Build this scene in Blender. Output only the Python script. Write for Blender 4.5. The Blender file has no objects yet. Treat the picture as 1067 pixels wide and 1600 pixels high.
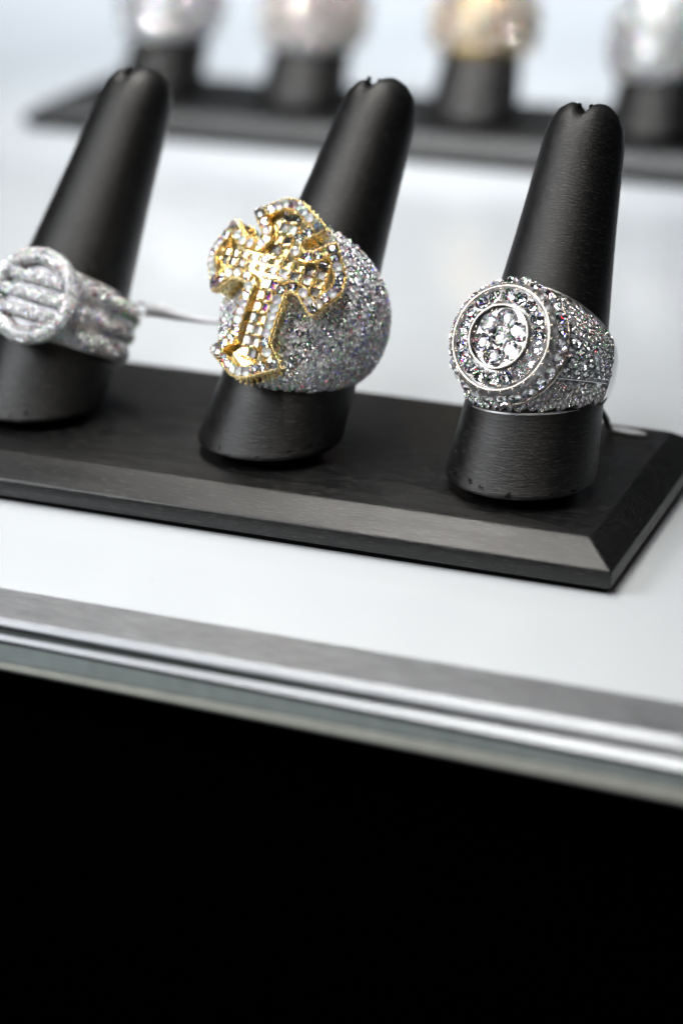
import bpy, math, random
from mathutils import Vector, Matrix
random.seed(7)
S = 0.00075                       # one design unit is 0.75 mm
sc = bpy.context.scene
COL = sc.collection
R = math.radians

# ------------------------------------------------------------------ camera
PITCH, YAW = R(22.0), R(21.7)
CAM = Vector((120.8, -468.93, 215.2))
fwd = Vector((-math.sin(YAW)*math.cos(PITCH), math.cos(YAW)*math.cos(PITCH), -math.sin(PITCH)))
cd = bpy.data.cameras.new('camera'); cam = bpy.data.objects.new('camera', cd); COL.objects.link(cam)
cam.location = CAM*S
cam.rotation_euler = fwd.to_track_quat('-Z', 'Y').to_euler()
cd.sensor_fit = 'VERTICAL'; cd.sensor_height = 36.0; cd.sensor_width = 24.0
cd.lens = 81.0
cd.clip_start = 0.01; cd.clip_end = 20
cd.dof.use_dof = True
cd.dof.focus_distance = 551*S
cd.dof.aperture_fstop = 6.8
cd.dof.aperture_blades = 9
sc.camera = cam

# ------------------------------------------------------------------ world, lamps, exposure
w = bpy.data.worlds.new('World'); sc.world = w; w.use_nodes = True
bg = w.node_tree.nodes['Background']; bg.inputs[0].default_value = (0.80, 0.88, 1.0, 1); bg.inputs[1].default_value = 0.03
def lamp(name, loc, target, sx, sy, watts, color=(1, 1, 1), shape='RECTANGLE', spread=180):
    d = bpy.data.lights.new(name, 'AREA'); d.shape = shape; d.size = sx*S; d.size_y = sy*S
    d.energy = watts; d.color = color; d.spread = R(spread)
    o = bpy.data.objects.new(name, d); COL.objects.link(o)
    o.location = Vector(loc)*S
    o.rotation_euler = (Vector(target)-Vector(loc)).to_track_quat('-Z', 'Y').to_euler()
    return o
lamp('case_led_panel', (-425, -245, 310), (-90, 40, 40), 260, 170, 1.28, (0.96, 0.975, 1.0))
lamp('case_or_fill_strip', (-110, -5, 430), (-100, 0, 0), 820, 26, .76, (1.0, 0.965, 0.91), spread=88)
lamp('case_or_fill_strip', (-240, 320, 480), (-240, 350, 0), 620, 26, .12, (0.96, 0.98, 1.0), spread=95)  # added fill strip, brightens the rear rings and the shelf around them
lamp('back_fill_panel', (-390, 830, 760), (-390, 830, 0), 1000, 380, 4.2, (0.93, 0.965, 1.0), spread=90)  # added soft fill that evens out the back of the shelf
for i, (x, y, z, e, c) in enumerate([
        (-60, -330, 560, .035, (1, .96, .90)), (-330, -260, 520, .035, (1, 1, 1)), (170, -120, 600, .035, (.9, .95, 1)),
        (-180, -60, 640, .035, (1, .98, .95)), (-480, 60, 480, .04, (.92, .96, 1)), (60, 220, 620, .04, (1, 1, 1)),
        (240, -420, 330, .05, (1, .72, .45)), (-560, 380, 560, .05, (1, 1, 1))]):
    lamp('led_or_fill_spot', (x, y, z), (-90, 60, 30), 12, 12, e, c, 'DISK')
for x, tx_ in ((-420, -320), (-250, -210), (-60, -120)):
    lamp('led_or_fill_spot', (x, 300, 270), (tx_, 415, 60), 12, 12, .032, (1, .99, .97), 'DISK', 52)  # added fill spots that brighten the rear rings
vs = sc.view_settings
vs.view_transform = 'Standard'; vs.look = 'None'; vs.exposure = 0.0; vs.gamma = 1.0; vs.use_curve_mapping = False
cy = sc.cycles
cy.max_bounces = 16; cy.transmission_bounces = 12; cy.glossy_bounces = 8; cy.diffuse_bounces = 4
cy.sample_clamp_indirect = 40; cy.sample_clamp_direct = 0
cy.caustics_reflective = False; cy.caustics_refractive = False
cy.use_denoising = True; cy.use_adaptive_sampling = False

# ------------------------------------------------------------------ materials
def new_mat(name):
    m = bpy.data.materials.new(name); m.use_nodes = True
    nt = m.node_tree; nt.nodes.clear()
    out = nt.nodes.new('ShaderNodeOutputMaterial')
    return m, nt, out
def N(nt, t, **kw):
    n = nt.nodes.new(t)
    for k, v in kw.items():
        if k in n.inputs: n.inputs[k].default_value = v
        else: setattr(n, k, v)
    return n
def principled(nt, out, color, rough, metal=0.0, spec=0.5):
    b = nt.nodes.new('ShaderNodeBsdfPrincipled')
    b.inputs['Base Color'].default_value = (*color, 1); b.inputs['Roughness'].default_value = rough
    b.inputs['Metallic'].default_value = metal; b.inputs['Specular IOR Level'].default_value = spec
    nt.links.new(b.outputs[0], out.inputs[0]); return b
def ramp(nt, src, stops):
    r = nt.nodes.new('ShaderNodeValToRGB'); e = r.color_ramp.elements
    e[0].position, e[0].color = stops[0][0], (*stops[0][1], 1); e[1].position, e[1].color = stops[1][0], (*stops[1][1], 1)
    for p, c in stops[2:]:
        q = e.new(p); q.color = (*c, 1)
    nt.links.new(src, r.inputs[0]); return r

def mat_leather(name, coord, scale, spec, wear=False, fleck=.045, bump=.75):
    """black brushed leatherette: fine streaks running across, tiny light flecks"""
    m, nt, out = new_mat(name)
    b = principled(nt, out, (.02, .02, .02), .46, 0, spec)
    tc = nt.nodes.new('ShaderNodeTexCoord'); mp = nt.nodes.new('ShaderNodeMapping')
    nt.links.new(tc.outputs[coord], mp.inputs[0]); mp.inputs['Scale'].default_value = scale
    n1 = N(nt, 'ShaderNodeTexNoise', Scale=1.0, Detail=5.0, Roughness=.75); nt.links.new(mp.outputs[0], n1.inputs[0])
    mp2 = nt.nodes.new('ShaderNodeMapping'); nt.links.new(tc.outputs[coord], mp2.inputs[0])
    mp2.inputs['Scale'].default_value = tuple(s*.13 for s in scale)
    n2 = N(nt, 'ShaderNodeTexNoise', Scale=1.0, Detail=3.0); nt.links.new(mp2.outputs[0], n2.inputs[0])
    c = ramp(nt, n1.outputs[0], [(.38, (.0012, .0012, .0014)), (.55, (.003, .003, .0032)), (.68, (fleck, fleck*.98, fleck*.94))])
    nt.links.new(c.outputs[0], b.inputs['Base Color'])
    rr = ramp(nt, n2.outputs[0], [(.3, (.31,)*3), (.7, (.41,)*3)]); nt.links.new(rr.outputs[0], b.inputs['Roughness'])
    bp = N(nt, 'ShaderNodeBump', Strength=bump, Distance=.00016); nt.links.new(n1.outputs[0], bp.inputs['Height'])
    nt.links.new(bp.outputs[0], b.inputs['Normal'])
    if wear:      # scuffed nicks along the foot of the finger and a few pinholes higher up
        sp = nt.nodes.new('ShaderNodeSeparateXYZ'); nt.links.new(tc.outputs[coord], sp.inputs[0])
        oi = nt.nodes.new('ShaderNodeObjectInfo')
        mp3 = nt.nodes.new('ShaderNodeMapping'); nt.links.new(tc.outputs[coord], mp3.inputs[0]); mp3.inputs['Scale'].default_value = (60, 60, 1)
        ad = N(nt, 'ShaderNodeVectorMath', operation='ADD'); nt.links.new(mp3.outputs[0], ad.inputs[0])
        sc3 = N(nt, 'ShaderNodeVectorMath', operation='SCALE'); sc3.inputs['Scale'].default_value = 90.0
        cx = nt.nodes.new('ShaderNodeCombineXYZ'); nt.links.new(oi.outputs['Random'], cx.inputs[0]); nt.links.new(oi.outputs['Random'], cx.inputs[2]); nt.links.new(cx.outputs[0], sc3.inputs[0]); nt.links.new(sc3.outputs[0], ad.inputs[1])
        nz = N(nt, 'ShaderNodeTexNoise', Scale=1.0, Detail=3.0); nt.links.new(ad.outputs[0], nz.inputs[0])
        low = ramp(nt, sp.outputs[1], [(.022, (.14,)*3), (.06, (0, 0, 0))])
        sm = N(nt, 'ShaderNodeMath', operation='ADD'); nt.links.new(nz.outputs[0], sm.inputs[0]); nt.links.new(low.outputs[0], sm.inputs[1])
        mk = ramp(nt, sm.outputs[0], [(.755, (1, 1, 1)), (.82, (.2,)*3)])
        m2 = N(nt, 'ShaderNodeMixRGB', blend_type='MULTIPLY'); m2.inputs[0].default_value = 1
        nt.links.new(c.outputs[0], m2.inputs[1]); nt.links.new(mk.outputs[0], m2.inputs[2]); nt.links.new(m2.outputs[0], b.inputs['Base Color'])
        m3 = N(nt, 'ShaderNodeMath', operation='MULTIPLY'); m3.inputs[1].default_value = spec; nt.links.new(mk.outputs[0], m3.inputs[0])
        nt.links.new(m3.outputs[0], b.inputs['Specular IOR Level'])
    return m

def mat_shelf():
    m, nt, out = new_mat('white_acrylic')
    b = principled(nt, out, (.6, .615, .63), .22, 0, .5)
    tc = nt.nodes.new('ShaderNodeTexCoord')
    n = N(nt, 'ShaderNodeTexNoise', Scale=9.0, Detail=4.0); nt.links.new(tc.outputs['Object'], n.inputs[0])
    c = ramp(nt, n.outputs[0], [(.3, (.49, .518, .548)), (.7, (.51, .538, .565))])
    d = N(nt, 'ShaderNodeTexNoise', Scale=640.0, Detail=2.0); nt.links.new(tc.outputs['Object'], d.inputs[0])
    dr = ramp(nt, d.outputs[0], [(.205, (.70,)*3), (.235, (1, 1, 1))])
    mx = N(nt, 'ShaderNodeMixRGB', blend_type='MULTIPLY'); mx.inputs[0].default_value = 1
    nt.links.new(c.outputs[0], mx.inputs[1]); nt.links.new(dr.outputs[0], mx.inputs[2])
    nt.links.new(mx.outputs[0], b.inputs['Base Color'])
    rr = ramp(nt, n.outputs[0], [(.3, (.12,)*3), (.7, (.20,)*3)]); nt.links.new(rr.outputs[0], b.inputs['Roughness'])
    return m

def mat_brushed(name, color, r0, r1, sc_, dark=.75):
    m, nt, out = new_mat(name)
    b = principled(nt, out, color, r0, 1.0)
    tc = nt.nodes.new('ShaderNodeTexCoord'); mp = nt.nodes.new('ShaderNodeMapping')
    nt.links.new(tc.outputs['Object'], mp.inputs[0]); mp.inputs['Scale'].default_value = sc_
    n = N(nt, 'ShaderNodeTexNoise', Scale=1.0, Detail=6.0, Roughness=.7); nt.links.new(mp.outputs[0], n.inputs[0])
    c = ramp(nt, n.outputs[0], [(.3, tuple(v*dark for v in color)), (.7, color)]); nt.links.new(c.outputs[0], b.inputs['Base Color'])
    rr = ramp(nt, n.outputs[0], [(.3, (r0,)*3), (.7, (r1,)*3)]); nt.links.new(rr.outputs[0], b.inputs['Roughness'])
    bp = N(nt, 'ShaderNodeBump', Strength=.5, Distance=.0001); nt.links.new(n.outputs[0], bp.inputs['Height'])
    nt.links.new(bp.outputs[0], b.inputs['Normal'])
    return m

def mat_metal(name, color, rough):
    m, nt, out = new_mat(name)
    b = principled(nt, out, color, rough, 1.0)
    tc = nt.nodes.new('ShaderNodeTexCoord')
    n = N(nt, 'ShaderNodeTexNoise', Scale=900.0, Detail=3.0); nt.links.new(tc.outputs['Object'], n.inputs[0])
    rr = ramp(nt, n.outputs[0], [(.3, (rough*.7,)*3), (.7, (rough*1.4,)*3)]); nt.links.new(rr.outputs[0], b.inputs['Roughness'])
    return m

def mat_plain(name, color, rough, spec=.5, transmission=0.0):
    m, nt, out = new_mat(name)
    b = principled(nt, out, color, rough, 0, spec)
    tc = nt.nodes.new('ShaderNodeTexCoord')
    n = N(nt, 'ShaderNodeTexNoise', Scale=300.0, Detail=3.0); nt.links.new(tc.outputs['Object'], n.inputs[0])
    c = ramp(nt, n.outputs[0], [(.3, tuple(v*.86 for v in color)), (.7, color)]); nt.links.new(c.outputs[0], b.inputs['Base Color'])
    b.inputs['Transmission Weight'].default_value = transmission
    return m

def mat_crown(name, ior, fire):
    """clear crown of a cut stone; a small share of the light is split into red, green and blue"""
    m, nt, out = new_mat(name)
    gl = N(nt, 'ShaderNodeBsdfGlass', Roughness=.0, IOR=ior)
    prev = None
    for col, d in zip(((1, 0, 0, 1), (0, 1, 0, 1), (0, 0, 1, 1)), (-.14, 0, .14)):
        rf = N(nt, 'ShaderNodeBsdfGlass', Roughness=0.0, IOR=ior+d); rf.inputs['Color'].default_value = col
        if prev is None: prev = rf
        else:
            ad = nt.nodes.new('ShaderNodeAddShader'); nt.links.new(prev.outputs[0], ad.inputs[0]); nt.links.new(rf.outputs[0], ad.inputs[1]); prev = ad
    mx = nt.nodes.new('ShaderNodeMixShader'); mx.inputs[0].default_value = fire
    nt.links.new(gl.outputs[0], mx.inputs[1]); nt.links.new(prev.outputs[0], mx.inputs[2])
    nt.links.new(mx.outputs[0], out.inputs[0])
    return m
def mat_pavilion():
    m, nt, out = new_mat('stone_pavilion')
    g = N(nt, 'ShaderNodeBsdfGlossy', Roughness=.03); g.inputs['Color'].default_value = (.92, .93, .94, 1)
    nt.links.new(g.outputs[0], out.inputs[0]); return m

M = dict(
    leather=mat_leather('brushed_leatherette', 'UV', (34, 210, 1), .42, True, .04),
    board=mat_leather('brushed_board_leatherette', 'Object', (420, 3600, 3600), .50, False, .05, .4),
    under=mat_plain('black_felt', (.004, .004, .004), .9, .1),
    shelf=mat_shelf(),
    black=mat_plain('black_panel', (.0006, .0006, .0006), 1.0, 0.0),
    brushed=mat_brushed('brushed_aluminium', (.46, .475, .50), .4, .6, (240, 4200, 4200), .4),
    satin=mat_brushed('satin_aluminium', (.31, .325, .345), .42, .55, (120, 2200, 2200), .8),
    groove=mat_plain('groove_shade', (.12, .135, .135), .6, .3),  # dark tone stands in for the shade inside the rail gap
    glass=mat_plain('green_grey_glass_edge', (.36, .42, .42), .25, .6),
    cream=mat_plain('cream_edge_trim', (.56, .585, .53), .5, .4),
    silver=mat_metal('white_gold', (.86, .87, .88), .12),
    bezel=mat_metal('polished_bezel', (.66, .58, .51), .14),
    gold=mat_metal('yellow_gold', (.93, .77, .43), .2),
    goldshank=mat_metal('yellow_gold_shank', (.85, .62, .28), .2),
    rose=mat_metal('rose_gold', (.88, .74, .68), .2),
    glossy_pavilion=mat_metal('soft_pavilion', (.90, .91, .93), .17),
    satin_white=mat_metal('frosted_pavilion', (.93, .94, .96), .42),
    shade=mat_metal('shadow_silver', (.22, .22, .23), .38),  # silver darkened in colour to stand in for shade in recesses
    satin_silver=mat_metal('satin_silver', (.62, .62, .63), .36),
    dark=mat_plain('dark_recess', (.012, .012, .013), .5, .5),
    crown=mat_crown('diamond_crown', 1.75, .05),
    fire=mat_crown('fiery_diamond_crown', 1.75, .09),
    pav=mat_pavilion(),
    tag=mat_plain('pale_tag_plastic', (.62, .63, .66), .35, .5),
    thread=mat_plain('grey_tag_strap', (.62, .63, .68), .4, .5),
    loop=mat_plain('black_tag_loop', (.01, .01, .01), .3, .5),
)

# ------------------------------------------------------------------ mesh helpers (design units)
class MB:
    def __init__(s): s.v = []; s.f = []; s.m = []; s.uv = None
    def add(s, vs_, fs, mat=0):
        o = len(s.v); s.v += [tuple(p) for p in vs_]
        for i, f in enumerate(fs):
            s.f.append(tuple(k+o for k in f)); s.m.append(mat[i] if isinstance(mat, list) else mat)
    def loft(s, rings, mat=0, closed=True, cap0=False, cap1=False, loop=False):
        n = len(rings[0]); vs_ = [p for r in rings for p in r]; fs = []
        L = len(rings); K = L if loop else L-1
        for i in range(K):
            a, b = i*n, ((i+1) % L)*n
            for j in range(n if closed else n-1):
                k = (j+1) % n
                fs.append((a+j, a+k, b+k, b+j))
        if cap0: fs.append(tuple(reversed(range(n))))
        if cap1: fs.append(tuple((L-1)*n+j for j in range(n)))
        s.add(vs_, fs, mat)
    def tube(s, path, r, n=8, mat=0, loop=False):
        rings = []; L = len(path); pts = [Vector(p) for p in path]
        ref = None
        for i, p in enumerate(pts):
            if loop: t = pts[(i+1) % L]-pts[i-1]
            else: t = pts[min(i+1, L-1)]-pts[max(i-1, 0)]
            t.normalize()
            if ref is None: ref = t.orthogonal().normalized()
            a = (ref-t*ref.dot(t)).normalized(); b = t.cross(a); ref = a
            rr = r[i] if isinstance(r, (list, tuple)) else r
            rings.append([p+(a*math.cos(2*math.pi*k/n)+b*math.sin(2*math.pi*k/n))*rr for k in range(n)])
        s.loft(rings, mat, True, not loop, not loop, loop)
    def bead(s, c, r, mat=0, nrm=None):
        c = Vector(c); vs_ = []; fs = []
        vs_.append(c+Vector((0, 0, r)))
        for i in (1, 2):
            for k in range(6):
                t = math.pi*i/3; p = 2*math.pi*(k+.5*i)/6
                vs_.append(c+Vector((math.sin(t)*math.cos(p), math.sin(t)*math.sin(p), math.cos(t)))*r)
        vs_.append(c-Vector((0, 0, r)))
        for k in range(6):
            k2 = (k+1) % 6
            fs += [(0, 1+k, 1+k2), (1+k, 7+k, 1+k2), (1+k2, 7+k, 7+k2), (13, 7+k2, 7+k)]
        s.add(vs_, fs, mat)
    def build(s, name, mats, parent=None, smooth=True, angle=None):
        me = bpy.data.meshes.new(name); me.from_pydata([(x*S, y*S, z*S) for x, y, z in s.v], [], s.f)
        for m in (mats if isinstance(mats, (list, tuple)) else [mats]): me.materials.append(M[m])
        for p, mi in zip(me.polygons, s.m): p.material_index = mi; p.use_smooth = smooth
        me.update()
        if smooth and angle is not None: me.set_sharp_from_angle(angle=R(angle))
        o = bpy.data.objects.new(name, me); COL.objects.link(o); o.parent = parent
        return o
def tag(o, label=None, cat=None, group=None, kind=None):
    for k, v in (('label', label), ('category', cat), ('group', group), ('kind', kind)):
        if v: o[k] = v
    return o
def empty(name, loc, mat3=None):
    o = bpy.data.objects.new(name, None); COL.objects.link(o); o.empty_display_size = .005
    o.location = Vector(loc)*S
    if mat3: o.rotation_euler = mat3.to_euler()
    return o

# ---- cut stones
def stone_geo(n=6, table=.56, crown=.34, pav=.64):
    vs_ = []; fs = []; mi = []
    for k in range(n):
        a = 2*math.pi*k/n; vs_.append((table*math.cos(a), table*math.sin(a), crown))
    for k in range(2*n):
        a = math.pi*k/n; vs_.append((math.cos(a), math.sin(a), 0))
    for k in range(n):
        a = 2*math.pi*(k+.5)/n; vs_.append((.52*math.cos(a), .52*math.sin(a), -pav*.60))
    vs_.append((0, 0, -pav)); c = 4*n
    fs.append(tuple(range(n))); mi.append(0)
    for k in range(n):
        k2 = (k+1) % n
        g0, g1, g2 = n+2*k, n+2*k+1, n+(2*k+2) % (2*n); p0, p1 = 3*n+k, 3*n+k2
        fs += [(k, g0, g1), (k, g1, k2), (k2, g1, g2)]; mi += [0, 0, 0]
        fs += [(g1, g0, p0), (g2, g1, p0), (g2, p0, p1), (p1, p0, c)]; mi += [1]*4
    return vs_, fs, mi
STONE = stone_geo()
STONE6 = stone_geo(6)
def unit_stone(name, crown, geo=STONE):
    me = bpy.data.meshes.new(name); me.from_pydata([(x*S, y*S, z*S) for x, y, z in geo[0]], [], geo[1])
    me.materials.append(M[crown]); me.materials.append(M['pav'])
    for p, i in zip(me.polygons, geo[2]): p.material_index = i
    me.update(); return me
def soft_unit(k, pm='satin_white'):
    me = UNIT[k].copy(); me.materials[1] = M[pm]; return me
UNIT = {'crown': unit_stone('brilliant_diamond', 'crown'), 'fire': unit_stone('fiery_brilliant_diamond', 'fire')}
UNIT['soft'] = soft_unit('fire'); UNIT['softcrown'] = soft_unit('crown', 'glossy_pavilion')
def frame(nrm, spin=0.0, wob=0.0):
    n = Vector(nrm).normalized()
    if wob: n = (n+Vector((random.gauss(0, wob), random.gauss(0, wob), random.gauss(0, wob)))).normalized()
    a = n.orthogonal().normalized(); b = n.cross(a)
    c, s_ = math.cos(spin), math.sin(spin)
    x = a*c+b*s_; y = n.cross(x)
    return Matrix((x, y, n)).transposed()
def stone_obj(parent, c, nrm, r, kind='crown', wob=.05, name='diamond'):
    o = bpy.data.objects.new(name, UNIT[kind]); COL.objects.link(o); o.parent = parent
    m = frame(nrm, random.uniform(0, 6.28), wob).to_4x4()
    m.translation = Vector(c)*S
    o.matrix_local = m @ Matrix.Scale(r, 4)
    return o
def stone_into(mb, c, nrm, r, wob=.07, geo=STONE6, soft=.4):
    m = frame(nrm, random.uniform(0, 6.28), wob); c = Vector(c)
    mi = [2 if i else 0 for i in geo[2]] if random.random() < soft else list(geo[2])
    mb.add([c+m @ (Vector(v)*r) for v in geo[0]], geo[1], mi)

# ------------------------------------------------------------------ the setting
def slab(name, x0, x1, y0, y1, z0, z1, mat):
    mb = MB(); mb.add([(x, y, z) for z in (z0, z1) for y in (y0, y1) for x in (x0, x1)],
        [(0, 2, 3, 1), (4, 5, 7, 6), (0, 1, 5, 4), (2, 6, 7, 3), (0, 4, 6, 2), (1, 3, 7, 5)])
    return mb.build(name, mat, None, False)
tag(slab('shelf', -1500, 80, -47.4, 1500, -9, 0, 'shelf'), kind='structure')
tag(slab('black_backdrop', -1500, 80, -60, -52, -620, -11.5, 'black'), kind='structure')  # added black sheet standing in for the unlit dark below the rail

# front rail: brushed strip, bright lip, wedge-shaped groove, bright ledge, glass edge, cream bottom trim
def rail():
    root = empty('edge_rail', (-40, -62, -14))
    tag(root, 'brushed aluminium edge rail with glassy green-grey strip along the front of the white shelf', 'rail')
    off = Vector((-40, -62, -14))
    st = (-1500, -133, 32, 80)
    def piece(name, prof, mat, angle=30):
        """prof: list of (yL, zL, yR, zR)"""
        mb = MB(); rings = []
        for k, x in enumerate(st):
            rt = 0 if k < 2 else 1
            rings.append([Vector((x, p[2*rt], p[2*rt+1]))-off for p in prof])
        mb.loft(rings, 0, True, True, True)
        return mb.build(name, mat, root, True, angle)
    piece('brushed_strip', [(-47.6, -4, -47.6, -4), (-47.6, .5, -47.6, .5), (-47.9, .8, -47.9, .8), (-62.4, .8, -62.4, .8), (-62.6, .6, -62.6, .6), (-62.6, -4, -62.6, -4)], 'brushed')
    piece('polished_lip', [(-58, -3.4, -58, -3.4), (-62.62, -.2, -62.62, -.2), (-62.62, .55, -62.62, .55), (-62.9, .45, -63.3, .2), (-63.5, -.15, -64.6, -1.3), (-63.55, -.45, -64.9, -1.9), (-63.0, -1.0, -64.0, -2.1)], 'satin')
    piece('groove', [(-58, -6, -58, -6), (-58, -1.2, -58, -2.3), (-62.6, -1.2, -63.4, -2.3), (-63.2, -3.8, -64.2, -3.0), (-63.2, -6, -64.2, -6)], 'groove')
    piece('ledge', [(-58, -7, -58, -7), (-58, -3.85, -58, -3.05), (-63.2, -2.75, -64.5, -2.65), (-63.4, -2.75, -65.3, -2.65), (-64.3, -3.5, -67.3, -4.1), (-64.35, -4.1, -67.4, -4.9), (-64.0, -7, -66.5, -7)], 'satin')
    piece('glass_edge', [(-58, -13, -58, -13), (-58, -7.05, -58, -7.05), (-63.9, -4.15, -66.6, -5.0), (-64.25, -4.25, -67.2, -5.05), (-64.3, -9.0, -67.3, -7.9), (-63.8, -9.3, -66.8, -8.2)], 'glass')
    piece('bottom_trim', [(-58, -13.1, -58, -13.1), (-63.7, -9.32, -66.7, -8.22), (-64.35, -9.4, -67.4, -8.3), (-64.4, -10.6, -67.5, -11.0), (-63.9, -11.4, -66.9, -12.0), (-62.5, -11.9, -64.5, -12.6)], 'cream')
rail()

# ------------------------------------------------------------------ ring display trays
ZT = 10.8
PROFILE = [(0, 18.2), (.5, 18.45), (6, 17.9), (20, 16.5), (40, 14.2), (60, 12.0), (75, 10.7), (82, 10.1), (86.5, 9.2), (89.5, 7.6), (91.6, 5.2), (92.7, 2.6), (93.0, .02)]
def interp(tab, s):
    for (a, b), (c, d) in zip(tab, tab[1:]):
        if s <= c: return b+(d-b)*(s-a)/(c-a)
    return tab[-1][1]
def axis(tx, ty):
    return Vector((tx, math.tan(ty), 1)).normalized()
def finger_frame(tx, ty):
    a = axis(tx, ty); x = Vector((1, 0, 0)); x = (x-a*x.dot(a)).normalized(); y = a.cross(x)
    return Matrix((x, y, a)).transposed()
def make_finger(base, tx, ty, parent, off, notch=0.0, k=1.0, ext=1.0):
    base = Vector(base)-Vector(off); Fm = finger_frame(tx, ty); a = Fm.col[2]
    n = 56; mb = MB(); uvs = []; rings = []; ss = []
    s = 0.0; fine = [0, .5, 1.2, 3, 6, 10, 15, 20, 26, 32, 40, 48, 56, 64, 70, 75, 79, 82, 84.5, 86.5, 88, 89.5, 90.6, 91.6, 92.2, 92.7, 93]
    for s in fine:
        r = interp(PROFILE, s)*k
        t = max(0.0, 1-s/34.0); t = t*t*(3-2*t)       # near the base the sections turn level with the tray
        nrm = (a*(1-t)+Vector((0, 0, 1))*t).normalized()
        x = Vector((1, 0, 0)); x = (x-nrm*x.dot(nrm)).normalized(); y = nrm.cross(x)
        c = base+a*s*k*ext
        ring = []
        for j in range(n):
            ph = 2*math.pi*j/n
            p = c+(x*math.cos(ph)+y*math.sin(ph))*r
            if s > 78:
                lx = r*math.cos(ph)-notch
                d = math.exp(-(abs(lx)/1.5)**1.5)*min(1, (s-78)/14)**2*3.4 + math.exp(-(lx/3.4)**2)*min(1, (s-78)/14)**2*.8
                p = p-a*d*k
            ring.append(p)
        rings.append(ring); ss.append(s)
    mb.loft(rings, 0, True, False, True)
    o = mb.build('finger', 'leather', parent, True)
    uv = o.data.uv_layers.new(name='UVMap')
    for poly in o.data.polygons:
        js = [o.data.loops[l].vertex_index for l in poly.loop_indices]
        wrap = max(j % n for j in js)-min(j % n for j in js) > n/2
        for l, j in zip(poly.loop_indices, js):
            u = (j % n)/n
            if wrap and (j % n) < n/2: u += 1
            uv.data[l].uv = (u+random.Random(int(base.x*10)).random()*0, ss[j//n]*k/93.0)
    # dark plug between the finger and the board
    pl = MB(); rr = []
    for z, r in ((-3.3, 11.8), (-3.25, 12.4), (.3, 13.2)):
        rr.append([base+Vector((math.cos(2*math.pi*j/40)*r*k, math.sin(2*math.pi*j/40)*r*k, z*k)) for j in range(40)])
    pl.loft(rr, 0, True, True, True); pl.build('plug', 'under', o, True, 30)
    # rolled seam ends in the tip notch
    sm = MB(); top = base+a*90.6*k*ext
    for sx in (-1, 1):
        sm.bead(top+Fm @ Vector((notch+sx*1.5, -4.0, -.2))*k, .7*k)
    sm.build('seam_fold', 'under', o)
    return o, Fm
def make_tray(name_label, group, x0, x1, y0, y1, off):
    root = empty('ring_tray', off); tag(root, name_label, 'ring tray', group)
    O = Vector(off)
    def rect(i, z, rad):
        pts = []
        xa, xb, ya, yb = x0+i, x1-i, y0+i, y1-i
        for cx, cy_, a0 in ((xb-rad, yb-rad, 0), (xa+rad, yb-rad, 90), (xa+rad, ya+rad, 180), (xb-rad, ya+rad, 270)):
            for k in range(5):
                t = R(a0+k*22.5); pts.append(Vector((cx+rad*math.cos(t), cy_+rad*math.sin(t), z))-O)
        return pts
    mb = MB()
    mb.loft([rect(1.0, 1.5, .8), rect(.3, 1.7, .8), rect(0, 2.2, .8), rect(0, 5.6, .8), rect(.15, 6.1, .8), rect(.6, 6.45, .8),
             rect(7.0, 10.45, .8), rect(7.4, 10.68, .8), rect(8.0, ZT, .8)], 0, True, True, True)
    b = mb.build('board', 'board', root, True, 50)
    u = MB(); u.loft([rect(1.6, .05, .6), rect(1.6, 1.62, .6)], 0, True, True, True); u.build('underside', 'under', root, True, 40)
    return root
LEAN = R(30)
FRONT = [  # base x, y, sideways lean, back lean, notch offset, extra length
    (-32.2, 33.4, .02, R(28.5), -.3, 1.01), (-99.2, 35.0, .16, R(31), -2.4, 1.05), (-168.2, 38.2, .15, R(31), -1.5, 1.015)]
off = (-110, 40, 0)
tray = make_tray('black brushed leatherette ring tray with three upright fingers, close behind the metal edge rail', None, -262, 0, 0.6, 92, off)
FF = []
for bx, by, tx, ty, nt_, ex_ in FRONT:
    o, Fm = make_finger((bx, by, ZT+3.2), tx, ty, tray, off, nt_, 1.0, ex_)
    FF.append((Vector((bx, by, ZT+3.2)), Fm))
REAR = [(-317, 420, .05, R(30)), (-251, 420, .04, R(30)), (-175, 419, .0, R(30)), (-99, 416, .0, R(30))]
off2 = (-200, 435, 0)
tray2 = make_tray('black ring tray farther back on the white shelf, holding four rings on fingers', None, -362, 30, 380, 468, off2)
RF = []
for bx, by, tx, ty in REAR:
    o, Fm = make_finger((bx, by, ZT+3.2), tx, ty, tray2, off2, 0)
    RF.append((Vector((bx, by, ZT+3.2)), Fm))

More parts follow.
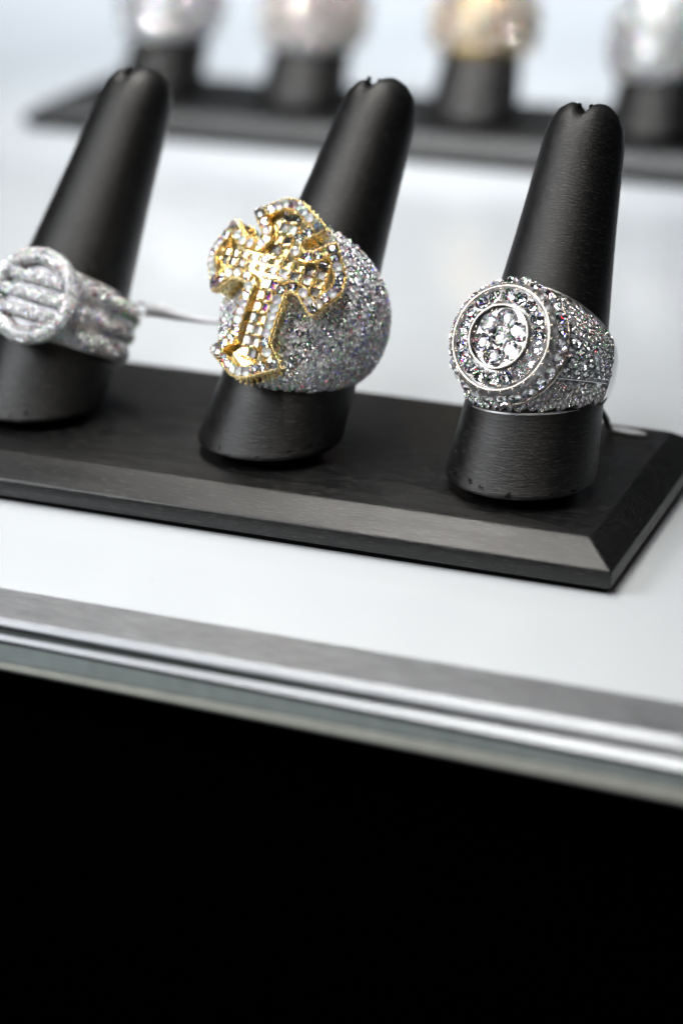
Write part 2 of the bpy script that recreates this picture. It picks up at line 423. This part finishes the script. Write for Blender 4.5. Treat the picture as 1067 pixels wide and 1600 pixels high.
# ------------------------------------------------------------------ rings
# ring frame: z = finger axis, front = -y, x = right
def ring_root(ff, s, label, beta=0.0, name='diamond_ring'):
    b, Fm = ff
    c = b+Fm.col[2]*s
    m = Fm @ Matrix.Rotation(R(beta), 3, 'Z')
    root = empty(name, c, m); tag(root, label, 'ring'); return root
class Band:
    """a finger ring: half width w(phi), outer radius ro(phi, t) with t in -1..1 across the band, phi = 0 at the front"""
    def __init__(s, w, ro, ri): s.w, s.ro, s.ri = w, ro, ri
    def P(s, ph, t, lift=0.0):
        r = s.ro(ph, t)+lift
        return Vector((math.sin(ph)*r, -math.cos(ph)*r, t*s.w(ph)))
    def Nn(s, ph, t):
        e = 1e-3
        t0 = max(-.999, min(.999, t))
        a = s.P(ph+e, t0)-s.P(ph-e, t0); b = s.P(ph, t0+e)-s.P(ph, t0-e)
        n = a.cross(b); n.normalize()
        r = Vector((math.sin(ph), -math.cos(ph), 0))
        return n if n.dot(r) > 0 else -n
    def mesh(s, mb, p0, p1, drop, mat=0, nph=72, nt=14, ri=None):
        full = abs(p1-p0) > 6.28; rings = []
        cnt = nph if full else nph+1
        for i in range(cnt):
            ph = p0+(p1-p0)*i/nph; ring = []
            for j in range(nt+1):
                t = -1+2*j/nt
                p = s.P(ph, t)-s.Nn(ph, t)*drop
                ring.append(p)
            r = s.ri; w_ = s.w(ph)
            for t in (1, -1):
                ring.append(Vector((math.sin(ph)*r, -math.cos(ph)*r, t*(w_-.25))))
            rings.append(ring)
        mb.loft(rings, mat, True, not full, not full, full)
    def grid(s, p0, p1, d, tmin=-1, tmax=1, margin=.5, skip=None):
        """hexagonal-ish packing: columns round the finger, stones along the axis"""
        out = []; ph = p0; col = 0
        while ph < p1:
            # walk along t in both directions from the middle, by arc length
            tl = []
            for sg in (1, -1):
                t = 0.0; acc = (0.5*d if col % 2 else 0.0); first = True
                target = acc; dist = 0.0; prev = s.P(ph, 0)
                k = 0; step = .004
                if sg == -1 and col % 2 == 0: target = d
                while True:
                    t2 = t+sg*step
                    if abs(t2) > 1: break
                    q = s.P(ph, t2); dist += (q-prev).length; prev = q; t = t2
                    if dist >= target:
                        tl.append(t); target += d
                if sg == 1 and col % 2 == 0: pass
            for t in tl:
                if not (tmin <= t <= tmax): continue
                if (1-abs(t))*s.w(ph) < margin: continue
                if skip and skip(ph, t): continue
                out.append((ph, t))
            ph += d*.866/s.ro(ph, 0.0); col += 1
        return out
def pave(root, band, pts, r, crown, lift=.05, prong=.22, name='pave_diamonds', wob=.07, metal='silver'):
    mb = MB(); pb = MB()
    for ph, t in pts:
        n = band.Nn(ph, t); c = band.P(ph, t, lift)
        stone_into(mb, c, n, r*random.uniform(.94, 1.04), wob)
        e = n.orthogonal().normalized(); f_ = n.cross(e); a0 = random.uniform(0, 6.28)
        for k in range(2):
            a = a0+k*2.2
            pb.bead(c+(e*math.cos(a)+f_*math.sin(a))*r*1.08+n*.10*r, prong)
    o = mb.build(name, [crown, 'pav', 'satin_white'], root, False); o['kind'] = 'stuff'
    q = pb.build('prong_beads', metal, root); q['kind'] = 'stuff'
    return o

# ---------------- ring with a round two-tier medallion
def medallion_ring():
    root = ring_root(FF[0], 27.4, 'white diamond ring with a round two-tier medallion face and pave shoulders', -11.5)
    def w(ph): return 4.6+11.2*((1+math.cos(ph))/2)**1.35
    def ro(ph, t):
        return 16.4+1.4*(1-abs(t)**2.2)+1.6*((1+math.cos(ph))/2)**2*(1-t*t)
    B = Band(w, ro, 15.2)
    END = R(92)
    mb = MB(); B.mesh(mb, -END, END, .62, 0, 84, 16); mb.build('band', 'silver', root, True, 40)
    # polished shank behind
    def w2(ph): return w(ph)*1.0
    B2 = Band(w2, lambda ph, t: 16.9+1.5*(1-abs(t)**3), 15.2)
    mb = MB(); B2.mesh(mb, END+.02, 2*math.pi-END-.02, .0, 0, 40, 12); mb.build('shank', 'silver', root, True, 40)
    ZM = 23.6; MZ = 1.1
    
    def on(r, a, h=0.0): return Vector((r*math.cos(a), -ZM-h, MZ+r*math.sin(a)))
    # shoulder panels: two raised rails that frame a row of larger stones
    for sd in (-1, 1):
        for tt in (-.40, .40):
            path = [B.P(sd*R(38+i*(91-38)/24), tt*(1-.1*i/24), .12) for i in range(25)]
            q = MB(); q.tube(path, .26, 6); q.build('shoulder_rail', 'silver', root)
    for tt in (-1, 1):
        q = MB(); q.tube([B.P(-END+2*END*i/90, tt, -.15) for i in range(91)], .32, 6); q.build('edge_wire', 'satin_silver', root)
    def in_med(ph, t, m=0.0):
        p = B.P(ph, t); return p.y < 0 and math.hypot(p.x, p.z-MZ) < 14.2+m
    big = []
    for sd in (-1, 1):
        ph = R(47)
        while ph < R(90):
            rb = w(ph)*.096
            for k, t in enumerate((-.291, -.097, .097, .291)): big.append((sd*(ph+(rb/18 if k % 2 else 0)), t, rb))
            ph += 2.02*rb/18.0
    small = []
    for (ph, t) in B.grid(-R(90.5), R(90.5), 1.4, margin=.8, skip=lambda ph, t: in_med(ph, t, .3)):
        if abs(ph) > R(44) and abs(t) < .40+.75/w(ph): continue
        small.append((ph, t))
    # the stones on the side turned to the light are single parts, the remainder is one piece
    indiv = sorted(small, key=lambda q: -math.cos(q[0]-R(45)) - .2*(q[1] < 0))
    n_ind = 200
    for ph, t in indiv[:n_ind]:
        stone_obj(root, B.P(ph, t, .03), B.Nn(ph, t), .69, random.choice(('crown', 'softcrown')), .08)
    for ph, t, rb in big:
        stone_obj(root, B.P(ph, t, .22), B.Nn(ph, t), rb, random.choice(('crown', 'crown', 'softcrown')), .08)
    mb = MB()
    for ph, t in indiv[n_ind:]:
        stone_into(mb, B.P(ph, t, .03), B.Nn(ph, t), .69)
    tag(mb.build('pave_diamonds', ['crown', 'pav', 'satin_white'], root, False), kind='stuff')
    pb = MB()
    for ph, t in small:
        n = B.Nn(ph, t); e = n.orthogonal().normalized(); f_ = n.cross(e); a0 = random.uniform(0, 6)
        for k in range(2): pb.bead(B.P(ph, t, .12)+(e*math.cos(a0+k*2.1)+f_*math.sin(a0+k*2.1))*.74, .18)
    # lower tier: a wide drum whose flank carries a ring of stones
    def lathe(mb, prof, n=72, mat=0, cap=False):
        mb.loft([[on(r, 2*math.pi*j/n, h) for j in range(n)] for r, h in prof], mat, True, False, cap)
    mb = MB(); lathe(mb, [(13.2, -9), (14.6, -7.6), (14.9, -6.4), (14.6, -6.0), (13.0, -2.2), (12.7, -1.3), (12.3, -1.15), (12.0, -1.9), (8.4, -1.0), (7.95, -.95), (7.3, -.9), (7.2, -.7), (.01, -.8)], cap=True)
    mb.build('medallion_base', 'satin_silver', root, True, 30)
    nst = 26
    for k in range(nst):
        a = 2*math.pi*k/nst
        nrm = Vector((math.cos(a)*.9, -.44, math.sin(a)*.9))
        stone_obj(root, on(14.75, a, -3.6), nrm, 1.72, random.choice(('crown', 'crown', 'softcrown')), .13)
        for da in (-.5, .5):
            pb.bead(on(14.2, a+da*2*math.pi/nst, -2.1), .36); pb.bead(on(15.2, a+da*2*math.pi/nst, -5.2), .36)
    # polished sliver of the tier rim
    q = MB(); q.tube([on(15.1, 2*math.pi*k/72, -6.3) for k in range(72)], .3, 6, loop=True); q.build('tier_rim', 'bezel', root)
    q = MB(); q.tube([on(12.65, 2*math.pi*k/96, -.75) for k in range(96)], .27, 8, loop=True)
    ot = q.build('outer_bezel', 'bezel', root)
    q = MB()
    for k in range(26):
        a = 2*math.pi*(k+.3)/26
        q.tube([on(12.8, a, -.75), on(13.35, a, -1.0), on(13.6, a, -1.7)], [.24, .28, .16], 6)
    q.build('bezel_claws', 'bezel', ot)
    q = MB(); q.tube([on(7.65, 2*math.pi*k/80, .75) for k in range(80)], .25, 8, loop=True); q.build('inner_bezel', 'bezel', root)
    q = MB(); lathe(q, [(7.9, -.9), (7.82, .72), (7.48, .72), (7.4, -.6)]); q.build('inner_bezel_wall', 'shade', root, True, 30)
    for k in range(18):
        a = 2*math.pi*(k+.5)/18
        stone_obj(root, on(10.2, a, -.15), (math.cos(a)*.22, -1, math.sin(a)*.22), 1.74, random.choice(('crown', 'crown', 'softcrown')), .13)
        for rr_, hh in ((8.65, .3), (11.8, -.45)):
            for da in (-.5, .5): pb.bead(on(rr_, a+(da*.86)*2*math.pi/18, hh), .34)
    stone_obj(root, on(0, 0, .35), (0, -1, 0), 2.42, 'crown', .2)
    for k in range(6):
        a = 2*math.pi*k/6+.35
        stone_obj(root, on(4.8, a, .35), (0, -1, 0), 2.38, random.choice(('crown', 'crown', 'softcrown')), .2)
        pb.bead(on(2.8, a+R(30), .78), .38); pb.bead(on(6.5, a+R(24), .75), .38); pb.bead(on(6.5, a+R(36), .75), .38)
    tag(pb.build('prong_beads', 'bezel', root), kind='stuff')
    return root
medallion_ring()

# ---------------- domed ring with a raised gold cross
def cross_outline():
    """half-outline of one arm: (along, across); the flared end comes to a low point"""
    def arm(L, a0):
        return [(5.3, 5.3), (6.4, 5.2), (max(6.9, L-6.0), 5.25), (L-4.2, 5.5), (L-2.4, 7.2), (L-.6, 8.9), (L, 9.3), (L+.5, 9.0), (L+2.4, 5.9), (L+4.3, 2.9), (L+4.8, 2.0), (L+5.0, 0)]
    pts = []
    dirs = [((0, 1), 12.0), ((1, 0), 12.6), ((0, -1), 23.6), ((-1, 0), 14.4)]
    for (dx, dy), L in dirs:
        h = arm(L, 0)
        left = [(a, c) for a, c in h]; right = [(a, -c) for a, c in reversed(h[:-1])]
        for a, c in left+right:
            # across axis: clockwise order
            pts.append((dx*a-dy*c, dy*a+dx*c))
    # remove the doubled inner corners
    out = []
    for p in pts:
        if not out or math.hypot(p[0]-out[-1][0], p[1]-out[-1][1]) > .3: out.append(p)
    if math.hypot(out[0][0]-out[-1][0], out[0][1]-out[-1][1]) < .3: out.pop()
    return out
def resample(poly, step):
    L = [0.0]; n = len(poly)
    for i in range(n):
        a, b = poly[i], poly[(i+1) % n]; L.append(L[-1]+math.hypot(b[0]-a[0], b[1]-a[1]))
    cnt = max(8, round(L[-1]/step)); out = []
    for k in range(cnt):
        d = L[-1]*k/cnt; i = max(j for j in range(n) if L[j] <= d)
        t = (d-L[i])/(L[i+1]-L[i]); a, b = poly[i], poly[(i+1) % n]
        out.append((a[0]+(b[0]-a[0])*t, a[1]+(b[1]-a[1])*t))
    return out
def offset(poly, d):
    n = len(poly); out = []
    area = sum(poly[i][0]*poly[(i+1) % n][1]-poly[(i+1) % n][0]*poly[i][1] for i in range(n))
    sg = 1 if area > 0 else -1
    for i in range(n):
        p0, p1, p2 = poly[i-1], poly[i], poly[(i+1) % n]
        tx, ty = p2[0]-p0[0], p2[1]-p0[1]; l = math.hypot(tx, ty) or 1
        out.append((p1[0]-ty/l*d*sg, p1[1]+tx/l*d*sg))     # inward for d > 0
    return out
def inside(poly, x, y):
    c = False; n = len(poly)
    for i in range(n):
        (x1, y1), (x2, y2) = poly[i], poly[(i+1) % n]
        if (y1 > y) != (y2 > y) and x < (x2-x1)*(y-y1)/(y2-y1)+x1: c = not c
    return c
def cross_ring():
    root = ring_root(FF[1], 31.0, 'domed pave diamond ring carrying a raised yellow gold cross with baguette stones', 3)
    def w(ph): return 7+15*((1+math.cos(ph))/2)**1.45
    def ro(ph, t):
        b = 2.0+5.6*((1+math.cos(ph))/2)**.9
        return 16.2+b*(max(0, 1-t*t))**.62
    B = Band(w, ro, 15.4)
    mb = MB(); B.mesh(mb, 0, 2*math.pi, .5, 0, 110, 26); mb.build('dome', 'silver', root, True, 60)
    pts = [(ph+random.gauss(0, .004), t+random.gauss(0, .004)) for ph, t in B.grid(-R(125), R(125), 1.56, margin=.5)]
    pts = [(ph, max(-.985, min(.985, t))) for ph, t in pts]
    pave(root, B, pts, .75, 'fire', .0, .2, wob=.11)
    # cross laid over the dome
    RC = 25.2; al = .0; CZ = 6.6; RB = 38.0
    def mp(a, b, h):
        x = a*math.cos(al)-b*math.sin(al)-3.3; z = a*math.sin(al)+b*math.cos(al)
        ph = x/RB
        r = RB+h-.0014*(z-1)**2
        return Vector((math.sin(ph)*r, -(math.cos(ph)*r+RC-RB), z+CZ))
    def nm(a, b):
        e = .05
        n = (mp(a+e, b, 0)-mp(a-e, b, 0)).cross(mp(a, b+e, 0)-mp(a, b-e, 0)).normalized()
        return n if n.y < 0 else -n
    base = cross_outline()
    O = resample(base, .55)
    def row(poly, h): return [mp(x, y, h) for x, y in poly]
    n = len(O)
    i1 = offset(O, 2.6); o2 = offset(O, -.15)
    mb = MB()
    mb.loft([row(O, -5.4), row(O, -.2), row(o2, .0), row(o2, 2.6), row(O, 2.75), row(offset(O, .12), 2.65), row(offset(O, .4), 2.0), row(offset(O, 2.15), 2.0), row(offset(O, 2.45), 2.65), row(i1, 2.75), row(offset(O, 2.7), 2.6), row(offset(O, 2.7), -.6)], 0, True)
    cr = mb.build('cross_frame', 'gold', root, True, 35)
    # beaded trim round the foot and the wall of the cross
    mb = MB()
    for h, rr_, stp in ((2.1, .34, .78), (1.2, .3, .72), (-3.0, .5, 1.6)):
        for x, y in offset(resample(base, stp), -.3 if h > 0 else -.55): mb.bead(mp(x, y, h), rr_)
    tag(mb.build('beaded_trim', 'gold', cr), kind='stuff')
    # diamonds on the rim
    for x, y in offset(resample(base, 2.1), 1.25):
        stone_obj(root, mp(x, y, 2.95), nm(x, y), 1.22, random.choice(('fire', 'soft')), .06)
    # rim claws
    mb = MB()
    for d in (.05, 2.35):
        for x, y in offset(resample(base, 2.06), d): mb.bead(mp(x, y, 3.0), .2)
    tag(mb.build('rim_claws', 'gold', cr), kind='stuff')
    # floor, baguettes and the gold lattice that holds them
    inn = offset(O, 2.55)
    mb = MB(); g = 1.0
    xs = [i*g-25 for i in range(52)]; idx = {}
    for ix in range(51):
        for iy in range(60):
            x, y = -25+ix*g, -30+iy*g
            if inside(O, x+.5*g, y+.5*g):
                mb.add([mp(x, y, .1), mp(x+g, y, .1), mp(x+g, y+g, .1), mp(x, y+g, .1)], [(0, 1, 2, 3)])
    mb.build('cross_floor', 'gold', root)
    lat = MB(); cell = 2.55; cellx = 1.75
    def bag_mesh(cx, cy_, sx, sy):
        b = MB(); hx, hy = sx/2, sy/2
        vs_ = [(cx+i*hx, cy_+j*hy, h) for h in (.35, 1.15) for i, j in ((-1, -1), (1, -1), (1, 1), (-1, 1))]
        vs_ += [(cx+i*hx*.55, cy_+j*hy*.68, 1.5) for i, j in ((-1, -1), (1, -1), (1, 1), (-1, 1))]
        P_ = [mp(*v) for v in vs_]
        b.add(P_, [(0, 3, 2, 1)]+[(k, (k+1) % 4, (k+1) % 4+4, k+4) for k in range(4)]+[(k+4, (k+1) % 4+4, (k+1) % 4+8, k+8) for k in range(4)]+[(8, 9, 10, 11)],
              [1]+[0]*9)
        return b
    def cellok(x, y, sx, sy): return all(inside(inn, x+i*sx/2*.8, y+j*sy/2*.8) for i in (-1, 1) for j in (-1, 1))
    # columns of the upright: two stones wide; of the cross bar: two stones high
    cells = []
    y = 15.6
    while y > -28.5:
        if abs(y) > 2.6:
            for x in (-5.6, -3.4, -1.12, 1.12, 3.4, 5.6):
                if cellok(x, y, 1.9, 2.0): cells.append((x, y, 1.85, 2.25))
        y -= 2.9
    x = -17.4
    while x < 17.5:
        for yy in (-5.6, -3.4, -1.12, 1.12, 3.4, 5.6):
            if (abs(yy) < 2.4 or abs(x) > 5) and cellok(x, yy, 2.0, 1.9): cells.append((x, yy, 2.25, 1.85))
        x += 2.9
    for cx, cy_, sx, sy in cells:
        bag_mesh(cx, cy_, sx, sy).build('baguette', ['crown', random.choice(('shade', 'satin_silver', 'pav', 'gold', 'gold'))], root, False)
        for i in (-1, 1):
            if sy > sx:   # short gold bars between stacked stones
                lat.tube([mp(cx-sx*.42, cy_+i*sy*.64, 1.75), mp(cx+sx*.42, cy_+i*sy*.64, 1.75)], .40, 6)
            else:
                lat.tube([mp(cx+i*sx*.64, cy_-sy*.42, 1.75), mp(cx+i*sx*.64, cy_+sy*.42, 1.75)], .40, 6)
    lat.build('gold_lattice', 'gold', root)
    return root
cross_ring()

# ---------------- ring with a barred round buckle
def buckle_ring():
    root = ring_root(FF[2], 23.4, 'pave silver ring with a round buckle face crossed by three ridged bars', 5)
    def w(ph): return 6.2+3.6*((1+math.cos(ph))/2)**1.0
    def ro(ph, t):
        g = .5+.5*math.cos(t*math.pi*3)      # three ridges
        return 18.4+.9*g+.8*((1+math.cos(ph))/2)
    B = Band(w, ro, 16.6)
    mb = MB(); B.mesh(mb, 0, 2*math.pi, .35, 0, 90, 30); mb.build('band', 'satin_silver', root, True, 50)
    pts = B.grid(-R(150), R(150), 1.34, margin=.3, skip=lambda ph, t: abs(ph) < R(20))
    pts = [p for p in pts if math.cos(p[1]*math.pi*3) > -.7]
    pave(root, B, pts, .64, 'crown', .0, .18)
    YM = 22.6
    def on(r, a, h=0): return Vector((r*math.cos(a), -YM-h, r*math.sin(a)))
    # stem joining face and band, shadow tone put into its colour behind the bars
    mb = MB()
    mb.loft([[on(r, 2*math.pi*j/56, h) for j in range(56)] for r, h in ((9.5, -5), (11.0, -3.2), (11.2, -1.2), (.01, -1.1))], 0, True, False, True)
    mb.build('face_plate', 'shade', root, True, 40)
    # domed pave rim
    mb = MB(); rings = []
    for i in range(72):
        a = 2*math.pi*i/72
        rings.append([on(10.4+2.0*math.cos(t), a, 1.9*math.sin(t)-.6) for t in [2*math.pi*k/14 for k in range(14)]])
    mb.loft(rings, 0, True, loop=True); rim = mb.build('buckle_rim', 'satin_silver', root)
    st = MB(); pb = MB()
    for j, t in enumerate([R(v) for v in (-25, 8, 41, 74, 107, 140, 172)]):
        rr = 10.4+2.2*math.cos(t); cnt = int(2*math.pi*rr/1.26)
        for k in range(cnt):
            a = 2*math.pi*(k+.5*(j % 2))/cnt
            nrm = Vector((math.cos(a)*math.cos(t), -math.sin(t), math.sin(a)*math.cos(t)))
            c = on(10.4, a, -.6)+nrm*2.2
            stone_into(st, c, nrm, .6, .06, STONE6, .55); pb.bead(c+Vector((random.uniform(-.4, .4), -.1, random.uniform(-.4, .4))), .14)
    # three bars
    for zz in (-4.6, 0, 4.6):
        L = math.sqrt(max(0, 8.8**2-zz*zz))
        mb = MB(); path = [Vector((-L+2*L*i/16, -YM-.2, zz)) for i in range(17)]
        mb.tube(path, 1.35, 10); mb.build('bar', 'satin_silver', root)
        for ang in (-70, -35, 0, 35, 70):
            cnt = int(2*L/1.18)
            for k in range(cnt):
                x = -L+2*L*(k+.5)/cnt; t = R(ang)
                nrm = Vector((0, -math.cos(t), math.sin(t)))
                stone_into(st, Vector((x, -YM-.2, zz))+nrm*1.6, nrm, .52, .06, STONE6, .6)
    tag(st.build('pave_diamonds', ['crown', 'pav', 'satin_white'], root, False), kind='stuff')
    tag(pb.build('prong_beads', 'silver', root), kind='stuff')
buckle_ring()

# ---------------- the rings farther back, out of focus
def far_ring(ff, s, label, metal, wf, bulge, face, beta=0.0, stone=1.5, edge=.6):
    root = ring_root(ff, s, label, beta)
    def w(ph): return 5.5+wf*((1+math.cos(ph))/2)**.9
    def ro(ph, t): return 16.4+(1.6+bulge*((1+math.cos(ph))/2))*(max(0, 1-t*t))**.6
    B = Band(w, ro, 15.4)
    mb = MB(); B.mesh(mb, 0, 2*math.pi, .5, 0, 64, 14); mb.build('band', metal, root, True, 60)
    pts = B.grid(-R(115), R(115), stone*1.06, margin=edge, skip=lambda ph, t: face and math.hypot(B.P(ph, t).x, B.P(ph, t).z) < face*.8 and abs(ph) < 1.2)
    pave(root, B, pts, stone*.52, 'crown', .05, .2, metal=metal if metal != 'silver' else 'silver', wob=.12)
    if face:
        Y = 18+bulge
        mb = MB(); on = lambda r, a, h: Vector((r*math.cos(a), -Y-h, r*math.sin(a)))
        mb.loft([[on(r, 2*math.pi*j/48, h) for j in range(48)] for r, h in ((face, -4), (face, .8), (face-.5, 1.2), (face-1.0, .5), (.01, .3))], 0, True, False, True)
        mb.build('face_plate', 'satin_silver', root, True, 35)
        mb = MB(); mb.loft([[on(r, 2*math.pi*j/48, h) for j in range(48)] for r, h in ((face-.3, -4.2), (face+.8, -3.6), (face+.8, 1.2), (face+.4, 1.6), (face-.4, 1.4), (face-.6, .6))], 0, True); mb.build('face_bezel', metal, root, True, 35)
        rad = 0.0; step = 3.4
        while rad < face-2.6:
            cnt = max(1, int(2*math.pi*rad/step))
            for k in range(cnt): stone_obj(root, on(rad, 2*math.pi*k/cnt+rad, 1.7), (0, -1, 0), step*.48, 'crown', .1)
            rad += step
far_ring(RF[0], 36, 'large silver diamond ring with a bright domed top on the back tray end finger', 'silver', 17, 9, 0, -14, 3.0)
far_ring(RF[1], 36, 'silver domed diamond ring with rosy lower edge on the back tray', 'rose', 17, 9, 0, -8, 2.6)
far_ring(RF[2], 37, 'yellow gold ring topped with a white diamond dome on the back tray', 'goldshank', 15, 8, 0, -6, 2.6, 3.6)
far_ring(RF[3], 34, 'silver ring with large loose-looking diamonds beside the gold ring on the back tray', 'silver', 15, 7, 0, -6, 3.4)

# ---------------- price tags
def strap_tag():
    root = empty('price_tag', (-140, 66, 31)); tag(root, 'thin grey price tag strap sticking out from the buckle ring', 'price tag')
    mb = MB(); path = [(-8, -2, 2.5), (-4, 0, 2.2), (0, 1, 1.0), (6, 2, .2), (14, 3, 0), (24, 4.5, .4), (34, 6, 1)]
    mb.tube(path, [1.5, 2.0, 1.3, .8, .6, .55, .55], 8); mb.build('strap', 'thread', root)
    mb = MB(); mb.tube([(-9.5, -5, 3), (-10, -2, 4.5), (-8, 0, 3.4), (-7, -3, 1.4)], .5, 6, loop=True); mb.build('loop', 'thread', root)
strap_tag()
def loop_tag():
    root = empty('price_tag', (-17.5, 78, ZT)); tag(root, 'small pale price tag lying behind the medallion ring finger', 'price tag')
    mb = MB(); path = [(-5, .6, .9), (-2, .3, .8), (1.5, 0, .7), (5, -.2, .7)]
    rings = []
    for (x, y, z), wd in zip(path, (.9, 1.6, 1.5, .4)):
        rings.append([Vector((x+dx*wd*.3, y+dx*wd, z+dz)) for dx, dz in ((-1, -.3), (1, -.3), (1, .3), (-1, .3))])
    mb.loft(rings, 0, True, True, True); mb.build('label', 'tag', root, True, 30)
    mb = MB(); mb.tube([(-4, -20, 13), (-3, -17, 12), (-3.2, -11, 8), (-4, -4, 3), (-5, .4, 1.2)], .9, 8); mb.build('loop', 'loop', root)
loop_tag()
